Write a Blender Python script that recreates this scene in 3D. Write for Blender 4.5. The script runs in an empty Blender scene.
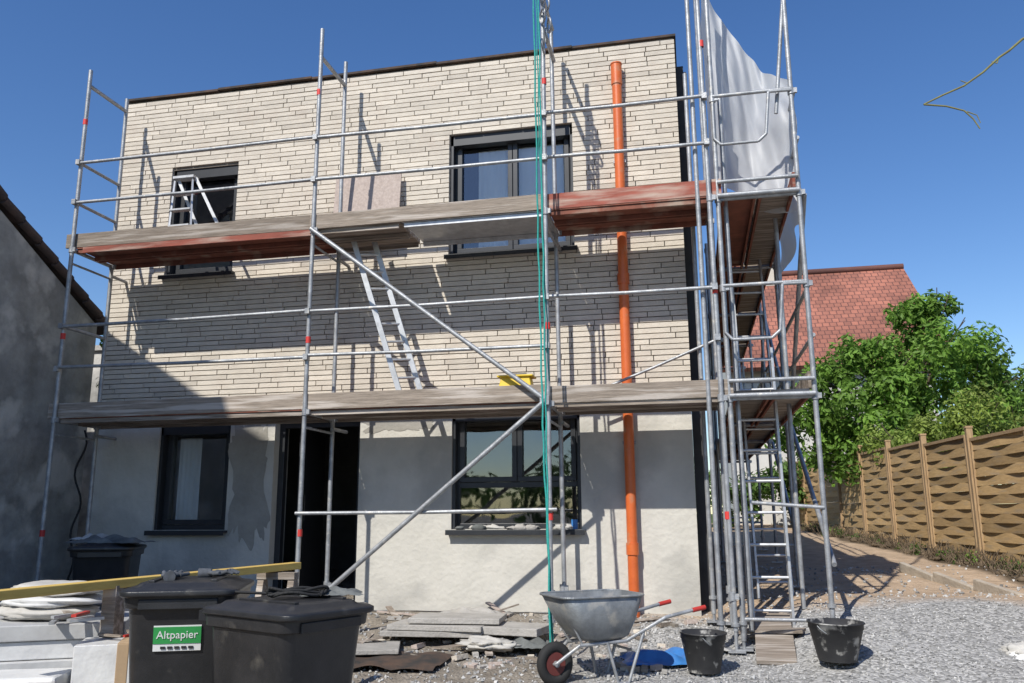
import bpy, math, random
import numpy as np
from mathutils import Vector, Matrix, Euler, noise as mnoise
random.seed(7); np.random.seed(7)
R=random.random
def U(a,b): return a+(b-a)*R()
scene=bpy.context.scene

# ------------------------------------------------------------ materials
def M(name,c1,c2=None,scale=4,rough=.8,metal=0,bump=0,bscale=60,tint=0,stretch=(1,1,1),c3=None,s3=1.5,t3=(.5,.65),spec=.5,detail=8,lo=.35,hi=.65):
    m=bpy.data.materials.new(name); m.use_nodes=True
    nt=m.node_tree; N=nt.nodes; L=nt.links
    bs=N['Principled BSDF']; bs.inputs['Roughness'].default_value=rough; bs.inputs['Metallic'].default_value=metal
    bs.inputs['Specular IOR Level'].default_value=spec
    tc=N.new('ShaderNodeTexCoord'); mp=N.new('ShaderNodeMapping'); mp.inputs['Scale'].default_value=stretch
    L.new(tc.outputs['Object'],mp.inputs['Vector'])
    if c2 is None: c2=tuple(x*.8 for x in c1)
    nz=N.new('ShaderNodeTexNoise'); nz.inputs['Scale'].default_value=scale; nz.inputs['Detail'].default_value=detail; nz.inputs['Roughness'].default_value=.65
    L.new(mp.outputs[0],nz.inputs['Vector'])
    mr=N.new('ShaderNodeMapRange'); mr.inputs[1].default_value=lo; mr.inputs[2].default_value=hi
    L.new(nz.outputs[0],mr.inputs[0])
    mx=N.new('ShaderNodeMix'); mx.data_type='RGBA'; mx.inputs[6].default_value=(*c1,1); mx.inputs[7].default_value=(*c2,1)
    L.new(mr.outputs[0],mx.inputs[0]); out=mx.outputs[2]
    if c3 is not None:
        n3=N.new('ShaderNodeTexNoise'); n3.inputs['Scale'].default_value=s3; n3.inputs['Detail'].default_value=6
        L.new(mp.outputs[0],n3.inputs['Vector'])
        m3=N.new('ShaderNodeMapRange'); m3.inputs[1].default_value=t3[0]; m3.inputs[2].default_value=t3[1]
        L.new(n3.outputs[0],m3.inputs[0])
        x3=N.new('ShaderNodeMix'); x3.data_type='RGBA'; x3.inputs[7].default_value=(*c3,1)
        L.new(m3.outputs[0],x3.inputs[0]); L.new(out,x3.inputs[6]); out=x3.outputs[2]
    if tint:
        at=N.new('ShaderNodeAttribute'); at.attribute_name='tint'
        m4=N.new('ShaderNodeMapRange'); m4.inputs[3].default_value=1-tint; m4.inputs[4].default_value=1+tint
        L.new(at.outputs['Fac'],m4.inputs[0])
        vm=N.new('ShaderNodeVectorMath'); vm.operation='SCALE'
        L.new(out,vm.inputs[0]); L.new(m4.outputs[0],vm.inputs['Scale']); out=vm.outputs[0]
    L.new(out,bs.inputs['Base Color'])
    if bump:
        nb=N.new('ShaderNodeTexNoise'); nb.inputs['Scale'].default_value=bscale; nb.inputs['Detail'].default_value=6
        L.new(mp.outputs[0],nb.inputs['Vector'])
        bp=N.new('ShaderNodeBump'); bp.inputs['Strength'].default_value=bump; bp.inputs['Distance'].default_value=.02
        L.new(nb.outputs[0],bp.inputs['Height']); L.new(bp.outputs[0],bs.inputs['Normal'])
    return m

galv=M('galvanised_steel',(.42,.43,.44),(.25,.26,.27),scale=9,rough=.48,metal=.4,bump=.15,bscale=80,c3=(.51,.49,.45),s3=14,t3=(.6,.7))
alu=M('aluminium',(.60,.61,.62),(.44,.45,.46),scale=12,rough=.42,metal=.5)
redmark=M('red_paint_mark',(.7,.05,.04),rough=.6)
woodgrey=M('weathered_plank',(.33,.275,.225),(.18,.15,.12),scale=6,rough=.95,bump=.4,bscale=30,stretch=(.5,9,9),c3=(.44,.39,.34),s3=2.5,t3=(.5,.62),tint=.25,spec=.2)
woodred=M('red_film_plywood',(.34,.11,.08),(.22,.08,.06),scale=3,rough=.95,bump=.3,stretch=(.6,5,5),c3=(.42,.32,.26),s3=2.2,t3=(.49,.66),tint=.2,spec=.15)
deckunder=M('deck_underside',(.28,.11,.075),(.17,.075,.055),scale=4,rough=.95,c3=(.36,.27,.21),s3=3,t3=(.54,.70),spec=.15)
brickm=M('clinker_brick',(.635,.575,.485),(.565,.51,.43),scale=7,rough=.88,bump=.3,bscale=55,tint=.13,c3=(.55,.48,.40),s3=3.2,t3=(.55,.78),spec=.3)
mortar=M('grey_mortar',(.24,.21,.175),(.17,.15,.125),scale=12,rough=.95,bump=.4)
plaster=M('base_plaster',(.60,.575,.515),(.52,.50,.445),scale=2.2,rough=.93,bump=.45,bscale=18,c3=(.43,.415,.375),s3=1.3,t3=(.50,.62))
plasterwet=M('damp_plaster',(.28,.265,.23),(.37,.35,.31),scale=2.5,rough=.9,bump=.4,bscale=18)
oldplaster=M('old_roughcast',(.38,.37,.345),(.23,.225,.21),scale=3.0,rough=.97,bump=1.0,bscale=7,c3=(.54,.52,.48),s3=1.6,t3=(.5,.60))
darkframe=M('anthracite_frame',(.022,.024,.028),(.03,.032,.036),scale=6,rough=.4)
darkcap=M('roof_membrane',(.03,.028,.026),(.10,.06,.04),scale=5,rough=.85)
membrane=M('facade_membrane',(.03,.03,.032),(.05,.05,.052),scale=3,rough=.7,bump=.3,bscale=5)
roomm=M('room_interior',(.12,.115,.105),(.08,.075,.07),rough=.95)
pale_sheet=M('pale_sheeting',(.80,.81,.80),(.70,.71,.70),scale=3,rough=.8,stretch=(1,1,.2))  # pale material for the sheets behind some window panes
orange=M('orange_pvc',(.66,.15,.035),(.56,.115,.028),scale=5,rough=.42,bump=.05,c3=(.50,.2,.1),s3=6,t3=(.62,.72))
black=M('black_plastic',(.016,.017,.019),(.03,.03,.032),scale=6,rough=.38,bump=.1,bscale=120,c3=(.09,.085,.075),s3=7,t3=(.62,.80))
rubber=M('rubber',(.02,.02,.02),rough=.8)
tubm=M('mortar_tub_plastic',(.02,.02,.022),(.035,.035,.035),scale=8,rough=.6,c3=(.42,.41,.38),s3=9,t3=(.55,.66))
redplast=M('red_plastic',(.5,.04,.03),rough=.5)
rimm=M('dark_red_rim',(.14,.03,.025),rough=.6)
zinc=M('zinc_tray',(.30,.32,.33),(.17,.18,.19),scale=5,rough=.5,metal=.4,c3=(.43,.41,.37),s3=6,t3=(.52,.66),bump=.2)
teal=M('teal_rope',(.03,.36,.31),(.02,.24,.21),scale=60,rough=.8)
fencew=M('fence_wood',(.50,.34,.165),(.37,.245,.115),scale=5,rough=.85,stretch=(1,1,8),bump=.3,bscale=25,tint=.28,c3=(.36,.27,.17),s3=2,t3=(.52,.72),spec=.2)
postw=M('post_wood',(.45,.31,.17),(.32,.21,.11),scale=5,rough=.85,stretch=(8,8,1),bump=.3)
beamy=M('yellow_timber',(.68,.48,.13),(.55,.36,.09),scale=6,rough=.7,stretch=(3,.6,6))
concrete=M('concrete_slab',(.42,.40,.37),(.31,.295,.27),scale=5,rough=.92,bump=.5,bscale=40,tint=.15)
edging=M('edging_concrete',(.46,.40,.32),(.34,.29,.23),scale=5,rough=.95,bump=.5,bscale=30)
styro=M('insulation_board',(.56,.565,.56),(.44,.44,.44),scale=4,rough=.6,bump=.3,bscale=12,tint=.2)
card=M('cardboard',(.42,.30,.18),(.34,.24,.15),scale=4,rough=.9,tint=.1)
chip=M('chipboard',(.50,.42,.37),(.38,.31,.27),scale=30,rough=.9,bump=.2)
tiles_dark=M('dark_roof_tiles',(.09,.055,.045),(.05,.04,.038),scale=6,rough=.8,bump=.5,bscale=10)
bark=M('bark',(.10,.075,.05),(.06,.045,.03),scale=9,rough=.95,bump=.7,bscale=30)
dry=M('dry_twigs',(.17,.125,.08),(.09,.065,.04),scale=9,rough=.95,tint=.3)
twigm=M('green_twig',(.22,.22,.07),(.15,.13,.05),scale=9,rough=.8)
whitewall=M('render_wall',(.62,.60,.55),(.54,.52,.48),scale=1.5,rough=.9)
stone=M('gravel_stone',(.44,.435,.42),(.30,.295,.285),scale=8,rough=.9,tint=.45)
clothb=M('blue_sheet',(.03,.14,.40),(.05,.22,.55),scale=6,rough=.5)
clothw=M('pale_sack',(.52,.50,.46),(.40,.385,.355),scale=5,rough=.85)
clothg=M('grey_cloth',(.17,.18,.175),(.09,.095,.09),scale=6,rough=.95)
glovem=M('glove_fabric',(.10,.11,.13),(.05,.055,.06),scale=20,rough=.9)
yellow=M('yellow_plastic',(.8,.55,.03),rough=.5)
green=M('green_label',(.03,.30,.07),rough=.5)
white=M('white_label',(.75,.75,.73),rough=.5)
wrap=M('white_wrapping',(.72,.72,.70),(.60,.60,.59),scale=3,rough=.35,bump=.5,bscale=9)

def leafmat(name,c1,c2):
    m=M(name,c1,c2,scale=.9,rough=.55,tint=.5,spec=.3)
    nt=m.node_tree; N=nt.nodes; L=nt.links; bs=N['Principled BSDF']
    src=bs.inputs['Base Color'].links[0].from_socket
    tr=N.new('ShaderNodeBsdfTranslucent'); mx=N.new('ShaderNodeMixShader'); mx.inputs[0].default_value=.4
    L.new(src,tr.inputs[0]); L.new(bs.outputs[0],mx.inputs[1]); L.new(tr.outputs[0],mx.inputs[2])
    L.new(mx.outputs[0],N['Material Output'].inputs[0]); return m
leafA=leafmat('leaf_mid',(.18,.31,.05),(.12,.225,.035))
leafB=leafmat('leaf_dark',(.07,.14,.03),(.10,.17,.035))
leafC=leafmat('leaf_light',(.27,.34,.07),(.20,.28,.055))

def glassmat():
    m=bpy.data.materials.new('window_glass'); m.use_nodes=True; nt=m.node_tree;N=nt.nodes;L=nt.links
    for n in list(N):
        if n.type!='OUTPUT_MATERIAL': N.remove(n)
    o=[n for n in N if n.type=='OUTPUT_MATERIAL'][0]
    t=N.new('ShaderNodeBsdfTransparent'); t.inputs[0].default_value=(.93,.95,.95,1)
    g=N.new('ShaderNodeBsdfGlossy'); g.inputs[1].default_value=.02; g.inputs[0].default_value=(.9,.95,1,1)
    f=N.new('ShaderNodeFresnel'); f.inputs[0].default_value=1.6
    a=N.new('ShaderNodeMath'); a.operation='ADD'; a.inputs[1].default_value=.10
    nz=N.new('ShaderNodeTexNoise'); nz.inputs['Scale'].default_value=1.3
    tc=N.new('ShaderNodeTexCoord'); L.new(tc.outputs['Object'],nz.inputs['Vector'])
    bp=N.new('ShaderNodeBump'); bp.inputs['Strength'].default_value=.08; bp.inputs['Distance'].default_value=.05
    L.new(nz.outputs[0],bp.inputs['Height']); L.new(bp.outputs[0],g.inputs['Normal'])
    x=N.new('ShaderNodeMixShader'); L.new(f.outputs[0],a.inputs[0]); L.new(a.outputs[0],x.inputs[0])
    L.new(t.outputs[0],x.inputs[1]); L.new(g.outputs[0],x.inputs[2]); L.new(x.outputs[0],o.inputs[0]); return m
glass=glassmat()

def tarpmat():
    m=M('white_tarp',(.70,.71,.72),(.62,.63,.65),scale=3,rough=.5)
    nt=m.node_tree;N=nt.nodes;L=nt.links;bs=N['Principled BSDF']
    tr=N.new('ShaderNodeBsdfTranslucent'); tr.inputs[0].default_value=(.72,.74,.76,1)
    mx=N.new('ShaderNodeMixShader'); mx.inputs[0].default_value=.42
    L.new(bs.outputs[0],mx.inputs[1]); L.new(tr.outputs[0],mx.inputs[2]); L.new(mx.outputs[0],N['Material Output'].inputs[0]); return m
tarpm=tarpmat()

def tilemat():
    m=bpy.data.materials.new('red_roof_tiles'); m.use_nodes=True; nt=m.node_tree;N=nt.nodes;L=nt.links;bs=N['Principled BSDF']
    tc=N.new('ShaderNodeTexCoord'); br=N.new('ShaderNodeTexBrick')
    L.new(tc.outputs['UV'],br.inputs[0])
    br.inputs['Color1'].default_value=(.34,.13,.085,1); br.inputs['Color2'].default_value=(.24,.095,.065,1); br.inputs['Mortar'].default_value=(.12,.05,.04,1)
    br.inputs['Scale'].default_value=1; br.inputs['Brick Width'].default_value=.22; br.inputs['Row Height'].default_value=.24; br.inputs['Mortar Size'].default_value=.022
    br.inputs['Mortar Smooth'].default_value=.8
    nz=N.new('ShaderNodeTexNoise'); nz.inputs['Scale'].default_value=.8; nz.inputs['Detail'].default_value=7; L.new(tc.outputs['Object'],nz.inputs['Vector'])
    mr=N.new('ShaderNodeMapRange'); mr.inputs[1].default_value=.35; mr.inputs[2].default_value=.65; mr.inputs[3].default_value=.75; mr.inputs[4].default_value=1.25; L.new(nz.outputs[0],mr.inputs[0])
    vm=N.new('ShaderNodeVectorMath'); vm.operation='SCALE'; L.new(br.outputs[0],vm.inputs[0]); L.new(mr.outputs[0],vm.inputs['Scale'])
    L.new(vm.outputs[0],bs.inputs['Base Color']); bs.inputs['Roughness'].default_value=.85
    bp=N.new('ShaderNodeBump'); bp.inputs['Distance'].default_value=.03; bp.inputs['Strength'].default_value=.5; bp.invert=True
    L.new(br.outputs[1],bp.inputs['Height']); L.new(bp.outputs[0],bs.inputs['Normal']); return m
redtiles=tilemat()

# ------------------------------------------------------------ mesh builder
class B:
    def __init__(s): s.v=[];s.f=[];s.m=[];s.t=[];s.sm=[];s.mats=[]
    def mi(s,m):
        if m not in s.mats: s.mats.append(m)
        return s.mats.index(m)
    def add(s,vs,fs,m,t=None,smooth=False):
        o=len(s.v); s.v.extend([tuple(v) for v in vs]); k=s.mi(m); t=R() if t is None else t
        for f in fs: s.f.append(tuple(i+o for i in f)); s.m.append(k); s.t.append(t); s.sm.append(smooth)
    def box(s,c,d,m,rot=None,t=None,taper=1):
        x,y,z=d[0]/2,d[1]/2,d[2]/2
        vs=[Vector((sx*x*(taper if sz>0 else 1),sy*y*(taper if sz>0 else 1),sz*z)) for sx in(-1,1) for sy in(-1,1) for sz in(-1,1)]
        if rot is not None: vs=[rot@v for v in vs]
        c=Vector(c); vs=[v+c for v in vs]
        s.add(vs,[(0,1,3,2),(4,6,7,5),(0,4,5,1),(2,3,7,6),(0,2,6,4),(1,5,7,3)],m,t)
    def bx(s,x0,x1,y0,y1,z0,z1,m,t=None): s.box(((x0+x1)/2,(y0+y1)/2,(z0+z1)/2),(x1-x0,y1-y0,z1-z0),m,None,t)
    def beam(s,p,q,w,h,m,t=None):
        p=Vector(p);q=Vector(q);d=q-p; rot=d.to_track_quat('X','Z').to_matrix()
        s.box((p+q)/2,(d.length,w,h),m,rot,t)
    def cyl(s,p,q,r,m,n=10,r2=None,caps=True,t=None):
        p=Vector(p);q=Vector(q);d=(q-p)
        if d.length<1e-6:return
        r2=r if r2 is None else r2
        d.normalize(); a=d.orthogonal().normalized(); b=d.cross(a)
        vs=[];
        for P,rr in((p,r),(q,r2)):
            for i in range(n):
                th=2*math.pi*i/n; vs.append(P+a*rr*math.cos(th)+b*rr*math.sin(th))
        t=R() if t is None else t
        s.add(vs,[(i,(i+1)%n,n+(i+1)%n,n+i) for i in range(n)],m,t,True)
        if caps: s.add(vs,[tuple(range(n))[::-1],tuple(range(n,2*n))],m,t)
    def path(s,pts,r,m,n=8,t=.5):
        for a,b in zip(pts[:-1],pts[1:]): s.cyl(a,b,r,m,n,caps=True,t=t)
    def loft(s,secs,m,smooth=True,cap0=True,cap1=True,t=None):
        n=len(secs[0]); vs=[p for sec in secs for p in sec]; fs=[]
        for k in range(len(secs)-1):
            for i in range(n): fs.append((k*n+i,k*n+(i+1)%n,(k+1)*n+(i+1)%n,(k+1)*n+i))
        t=R() if t is None else t
        s.add(vs,fs,m,t,smooth)
        if cap0: s.add(secs[0],[tuple(range(n))[::-1]],m,t)
        if cap1: s.add(secs[-1],[tuple(range(n))],m,t)
    def torus(s,c,ax,Rr,r,m,n=28,k=10):
        c=Vector(c);ax=Vector(ax).normalized();a=ax.orthogonal().normalized();b=ax.cross(a)
        vs=[]
        for i in range(n):
            th=2*math.pi*i/n; d=a*math.cos(th)+b*math.sin(th)
            for j in range(k):
                ph=2*math.pi*j/k; vs.append(c+d*(Rr+r*math.cos(ph))+ax*r*math.sin(ph))
        s.add(vs,[(i*k+j,((i+1)%n)*k+j,((i+1)%n)*k+(j+1)%k,i*k+(j+1)%k) for i in range(n) for j in range(k)],m,.5,True)
    def grid(s,fn,nu,nv,m,smooth=True,t=.5):
        vs=[fn(i/nu,j/nv) for i in range(nu+1) for j in range(nv+1)]
        s.add(vs,[(i*(nv+1)+j,(i+1)*(nv+1)+j,(i+1)*(nv+1)+j+1,i*(nv+1)+j+1) for i in range(nu) for j in range(nv)],m,t,smooth)
    def lump(s,c,d,m,seed=0,amp=.35,n=14,freq=2.2):
        vs=[];fs=[]
        for i in range(n+1):
            th=math.pi*i/n
            for j in range(2*n):
                ph=math.pi*j/n; v=Vector((math.sin(th)*math.cos(ph),math.sin(th)*math.sin(ph),math.cos(th)))
                k=1+amp*mnoise.noise(v*freq+Vector((seed*3.1,seed,0)))+amp*.5*mnoise.noise(v*freq*3+Vector((seed,0,5)))
                vs.append(Vector((c[0]+v.x*k*d[0],c[1]+v.y*k*d[1],c[2]+v.z*k*d[2])))
        w=2*n
        for i in range(n):
            for j in range(w): fs.append((i*w+j,(i+1)*w+j,(i+1)*w+(j+1)%w,i*w+(j+1)%w))
        s.add(vs,fs,m,.5,True)
    def cloth(s,c,w,d,m,seed=0,h=.05,ang=0):
        ca,sa=math.cos(ang),math.sin(ang)
        def fn(u,v):
            cu,cv=2*u-1,2*v-1
            x=(u-.5)*w*(1+.22*mnoise.noise(Vector((u*2,v*2,seed+.3)))); y=(v-.5)*d*(1+.3*mnoise.noise(Vector((u*2.3,v*2.3,seed+9.3))))
            dome=max(0,(1-cu**4))*max(0,(1-cv**4))
            f=.45+.55*mnoise.noise(Vector((u*2.7+.31,v*2.2+.17,seed+.37)))+.22*math.sin(u*14+v*9+4*mnoise.noise(Vector((u*2.1,v*2.1,seed+.7))))
            z=h*dome*max(.05,f)+.006*mnoise.noise(Vector((u*11.3,v*11.7,seed+.5)))
            return (c[0]+x*ca-y*sa,c[1]+x*sa+y*ca,c[2]+z+.004)
        s.grid(fn,44,44,m)
    def mk(s,name,parent=None,loc=(0,0,0),rot=(0,0,0),scale=1,bevel=0,solid=0):
        me=bpy.data.meshes.new(name); me.from_pydata(s.v,[],s.f)
        for m in s.mats: me.materials.append(m)
        me.polygons.foreach_set('material_index',s.m); me.polygons.foreach_set('use_smooth',s.sm)
        a=me.attributes.new('tint','FLOAT','FACE'); a.data.foreach_set('value',s.t)
        me.update()
        ob=bpy.data.objects.new(name,me); scene.collection.objects.link(ob)
        ob.location=loc; ob.rotation_euler=rot; ob.scale=(scale,)*3
        if solid:
            md=ob.modifiers.new('s','SOLIDIFY'); md.thickness=solid
        if bevel:
            md=ob.modifiers.new('b','BEVEL'); md.width=bevel; md.segments=2; md.limit_method='ANGLE'; md.angle_limit=math.radians(40)
        if parent: ob.parent=parent
        return ob
def empty(name,loc=(0,0,0)):
    e=bpy.data.objects.new(name,None); scene.collection.objects.link(e); e.location=loc; return e

# ------------------------------------------------------------ terrain
YK=[-500,6,8,9.1,12,27,60,600]; ZK=[0,0,.10,.34,.58,1.02,1.2,1.2]
def sst(t): t=min(1,max(0,t)); return t*t*(3-2*t)
def H(x,y):
    z=float(np.interp(y,YK,ZK))
    z+=.16*sst((x-.55)/.6)*sst((y-6.9)/1.2)*(1-sst((y-9)/2))
    return z
def Hn(x,y):
    z=H(x,y)
    if abs(x)<14 and -3<y<32:
        z+=.035*mnoise.noise(Vector((x*.9,y*.9,0)))+.014*mnoise.noise(Vector((x*3.5,y*3.5,2)))
    return z
xs=[-600,-300,-120,-60,-30,-18]+list(np.arange(-13,13.01,.16))+[18,30,60,120,300,600]
ys=[-600,-200,-80,-30,-12,-5]+list(np.arange(-2,31,.16))+[36,45,60,90,150,300,600]
b=B(); vs=[(x,y,Hn(x,y)) for x in xs for y in ys]; ny=len(ys)
gm=bpy.data.materials.new('ground_gravel_and_sand'); gm.use_nodes=True
nt=gm.node_tree;N=nt.nodes;L=nt.links;bs=N['Principled BSDF'];bs.inputs['Roughness'].default_value=.95;bs.inputs['Specular IOR Level'].default_value=.2
tc=N.new('ShaderNodeTexCoord'); sep=N.new('ShaderNodeSeparateXYZ'); L.new(tc.outputs['Object'],sep.inputs[0])
vo=N.new('ShaderNodeTexVoronoi'); vo.inputs['Scale'].default_value=38; L.new(tc.outputs['Object'],vo.inputs['Vector'])
cr=N.new('ShaderNodeValToRGB'); L.new(vo.outputs['Color'],cr.inputs[0])
cr.color_ramp.elements[0].color=(.16,.158,.15,1); cr.color_ramp.elements[1].color=(.50,.49,.47,1)
def nz(scale,detail=6):
    n=N.new('ShaderNodeTexNoise'); n.inputs['Scale'].default_value=scale; n.inputs['Detail'].default_value=detail; L.new(tc.outputs['Object'],n.inputs['Vector']); return n
def mixc(f,a,bb):
    x=N.new('ShaderNodeMix'); x.data_type='RGBA'
    for k,val in((0,f),(6,a),(7,bb)):
        if isinstance(val,tuple): x.inputs[k].default_value=(*val,1)
        else: L.new(val,x.inputs[k])
    return x.outputs[2]
def mrange(src,a,bb):
    r=N.new('ShaderNodeMapRange'); r.inputs[1].default_value=a; r.inputs[2].default_value=bb; L.new(src,r.inputs[0]); return r.outputs[0]
n1=nz(5); sand=mixc(mrange(n1.outputs[0],.35,.65),(.52,.39,.27),(.40,.295,.20))
n2=nz(1.2); ad=N.new('ShaderNodeMath'); ad.operation='MULTIPLY_ADD'; L.new(n2.outputs[0],ad.inputs[0]); ad.inputs[1].default_value=1.6; L.new(sep.outputs[1],ad.inputs[2])
fs_=mrange(ad.outputs[0],9.7,10.2)
col=mixc(fs_,cr.outputs[0],sand)
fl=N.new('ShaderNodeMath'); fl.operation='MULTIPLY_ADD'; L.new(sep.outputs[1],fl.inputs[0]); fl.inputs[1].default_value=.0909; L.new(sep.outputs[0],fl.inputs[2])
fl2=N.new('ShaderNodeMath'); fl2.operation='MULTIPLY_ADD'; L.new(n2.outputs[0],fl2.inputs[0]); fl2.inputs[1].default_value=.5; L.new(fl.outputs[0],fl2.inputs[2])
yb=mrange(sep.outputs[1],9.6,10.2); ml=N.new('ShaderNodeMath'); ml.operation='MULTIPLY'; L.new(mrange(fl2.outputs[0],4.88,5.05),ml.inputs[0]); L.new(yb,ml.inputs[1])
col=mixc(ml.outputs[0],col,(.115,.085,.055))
n3=nz(.9); ad2=N.new('ShaderNodeMath'); ad2.operation='MULTIPLY_ADD'; L.new(n3.outputs[0],ad2.inputs[0]); ad2.inputs[1].default_value=2.5; L.new(sep.outputs[0],ad2.inputs[2])
dirt=mixc(mrange(nz(7).outputs[0],.35,.65),(.19,.165,.135),(.30,.265,.22))
fd=mrange(ad2.outputs[0],.6,-.3)
col=mixc(fd,col,dirt)
far=mixc(mrange(nz(.3).outputs[0],.4,.6),(.06,.1,.02),(.09,.12,.03))
col=mixc(mrange(sep.outputs[1],27,31),col,far)
L.new(col,bs.inputs['Base Color'])
bp=N.new('ShaderNodeBump'); bp.inputs['Strength'].default_value=.8; bp.inputs['Distance'].default_value=.02; bp.invert=True
L.new(vo.outputs['Distance'],bp.inputs['Height'])
bp2=N.new('ShaderNodeBump'); bp2.inputs['Strength'].default_value=.6; bp2.inputs['Distance'].default_value=.04
L.new(nz(9,8).outputs[0],bp2.inputs['Height']); L.new(bp.outputs[0],bp2.inputs['Normal']); L.new(bp2.outputs[0],bs.inputs['Normal'])
b.add(vs,[(i*ny+j,(i+1)*ny+j,(i+1)*ny+j+1,i*ny+j+1) for i in range(len(xs)-1) for j in range(ny-1)],gm,.5,True)
b.mk('ground')

b=B()
octf=[(0,2,4),(2,1,4),(1,3,4),(3,0,4),(2,0,5),(1,2,5),(3,1,5),(0,3,5)]
def stone_at(x,y,r,m=stone):
    z=Hn(x,y); ax=Vector((U(-1,1),U(-1,1),U(-.4,.4))).normalized(); rot=Matrix.Rotation(U(0,6.28),3,ax)
    k=[r*U(.6,1.2) for _ in range(6)]
    vv=[Vector((k[0],0,0)),Vector((-k[1],0,0)),Vector((0,k[2],0)),Vector((0,-k[3],0)),Vector((0,0,k[4]*.7)),Vector((0,0,-k[5]*.7))]
    b.add([rot@v+Vector((x,y,z+r*.3)) for v in vv],octf,m)
for _ in range(11000):
    x=U(-.9,5.0); y=U(5.6,9.7)
    if y>9.0+.5*mnoise.noise(Vector((x*2,0,0))) and R()<.8: continue
    stone_at(x,y,U(.006,.018))
for _ in range(2500): stone_at(U(-4,.5),U(6,9),U(.008,.026))
for _ in range(500): stone_at(U(.3,4),U(9.4,13),U(.008,.03))
b.mk('gravel')

# ------------------------------------------------------------ house
YW=9.10; XL=-7.22; XR=0.0; ZT=6.88; ZB=2.74; DEP=8.0
house=empty('brick_house')
wins=[(-2.70,-1.21,4.34,5.87),(-6.45,-5.51,4.34,5.78),(-2.65,-1.20,1.20,2.52),(-6.35,-5.40,1.20,2.46)]
door=(-4.82,-3.75,.2,2.46)
def wallcells(b,x0,x1,z0,z1,y0,y1,ops,m):
    X=sorted(set([x0,x1]+[o[k] for o in ops for k in(0,1) if x0<o[k]<x1])); Z=sorted(set([z0,z1]+[o[k] for o in ops for k in(2,3) if z0<o[k]<z1]))
    for i in range(len(X)-1):
        for j in range(len(Z)-1):
            cx=(X[i]+X[i+1])/2; cz=(Z[j]+Z[j+1])/2
            if any(o[0]<cx<o[1] and o[2]<cz<o[3] for o in ops): continue
            b.bx(X[i],X[i+1],y0,y1,Z[j],Z[j+1],m,.5)
b=B()
wallcells(b,XL,XR,-.3,ZB,YW,YW+.36,wins[2:]+[door],plaster)
b.mk('plaster_wall',house)
b=B(); wallcells(b,XL,XR,ZB,ZT-.06,YW+.012,YW+.36,wins[:2],mortar)
b.mk('upper_wall',house)
b=B()
b.bx(XL,XL+.3,YW+.36,YW+DEP,-.3,ZT-.06,plaster,.5); b.bx(XR-.3,XR,YW+.36,YW+DEP,-.3,ZT-.06,plaster,.5)
b.bx(XL+.3,XR-.3,YW+DEP-.3,YW+DEP,-.3,ZT-.06,plaster,.5)
b.mk('side_and_rear_walls',house)
b=B(); b.bx(XR+.002,XR+.10,YW+.25,YW+DEP,-.2,ZT-.3,membrane,.5)
for k in range(9): b.bx(XR+.102,XR+.13,YW+.3+k*.85,YW+.35+k*.85,.2,ZT-.35,woodgrey)
b.mk('side_membrane_and_battens',house)
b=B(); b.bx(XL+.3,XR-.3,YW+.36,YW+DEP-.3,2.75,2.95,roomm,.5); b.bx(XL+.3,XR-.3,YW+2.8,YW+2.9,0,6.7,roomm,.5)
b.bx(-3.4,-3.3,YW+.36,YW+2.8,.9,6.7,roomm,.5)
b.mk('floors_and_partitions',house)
b=B(); b.bx(XL+.02,XR-.02,YW+.05,YW+DEP-.02,ZT-.3,ZT-.055,darkcap,.5)
x=XL-.03
while x<XR+.01:
    w=min(U(.9,2.4),XR+.03-x); dz=U(-.008,.010); dy=U(-.012,.012)
    b.box((x+w/2,YW+.14+dy,ZT-.035+dz),(w,.34,.028),darkcap,Matrix.Rotation(U(-.008,.008),3,'Y')); x+=w
b.bx(XR-.2,XR+.03,YW+.32,YW+DEP,ZT-.05,ZT-.01,darkcap); b.bx(XL-.03,XL+.2,YW+.32,YW+DEP,ZT-.05,ZT-.01,darkcap)
b.mk('roof',house)
b=B(); ch=.0615; row=0; z=ZB
while z+ch<ZT-.045:
    bh=ch-.010+U(-.001,.001)
    segs=[(XL-.02,XR+.02)]
    for o in wins[:2]:
        if z+bh>o[2] and z<o[3]:
            ns=[]
            for a,c in segs:
                if o[0]>a and o[1]<c: ns+= [(a,o[0]),(o[1],c)]
                else: ns.append((a,c))
            segs=ns
    for a,c in segs:
        x=a; first=True
        while x<c-.01:
            l=random.choice([.49,.49,.49,.44,.36,.245])+U(-.006,.006)
            if first: l=U(.12,.49); first=False
            l=min(l,c-x)
            if c-(x+l)<.06: l=c-x
            t=min(1,max(0,random.gauss(.55,.2)))
            if R()<.04: t=U(0,.12)
            pr=U(0,.006)
            b.box((x+l/2-.005,YW+.003-pr/2,z+bh/2),(l-.010,.030+pr,bh),brickm,Matrix.Rotation(U(-.0025,.0025),3,'Y'),t)
            x+=l
    z+=ch; row+=1
b.mk('clinker_cladding',house)
b=B()
def patch(x0,x1,z0,z1,m,seed,off=.004):
    def fn(u,v):
        cx,cz=(x0+x1)/2,(z0+z1)/2; th=u*2*math.pi
        n1=mnoise.noise(Vector((math.cos(th)*2.5,math.sin(th)*2.5,seed+.3))); n2=mnoise.noise(Vector((math.cos(th)*9,math.sin(th)*9,seed+.3)))
        rr=v*(.95+.40*n1+.16*n2)
        sx=math.copysign(abs(math.cos(th))**.6,math.cos(th)); sz=math.copysign(abs(math.sin(th))**.6,math.sin(th))
        return (cx+sx*rr*(x1-x0)/2,YW-off-.002*(1-v),cz+sz*rr*(z1-z0)/2)
    b.grid(fn,120,3,m)
patch(-5.37,-4.86,1.05,2.5,plasterwet,1); patch(-3.68,-2.85,2.28,2.66,plasterwet,5)
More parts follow.
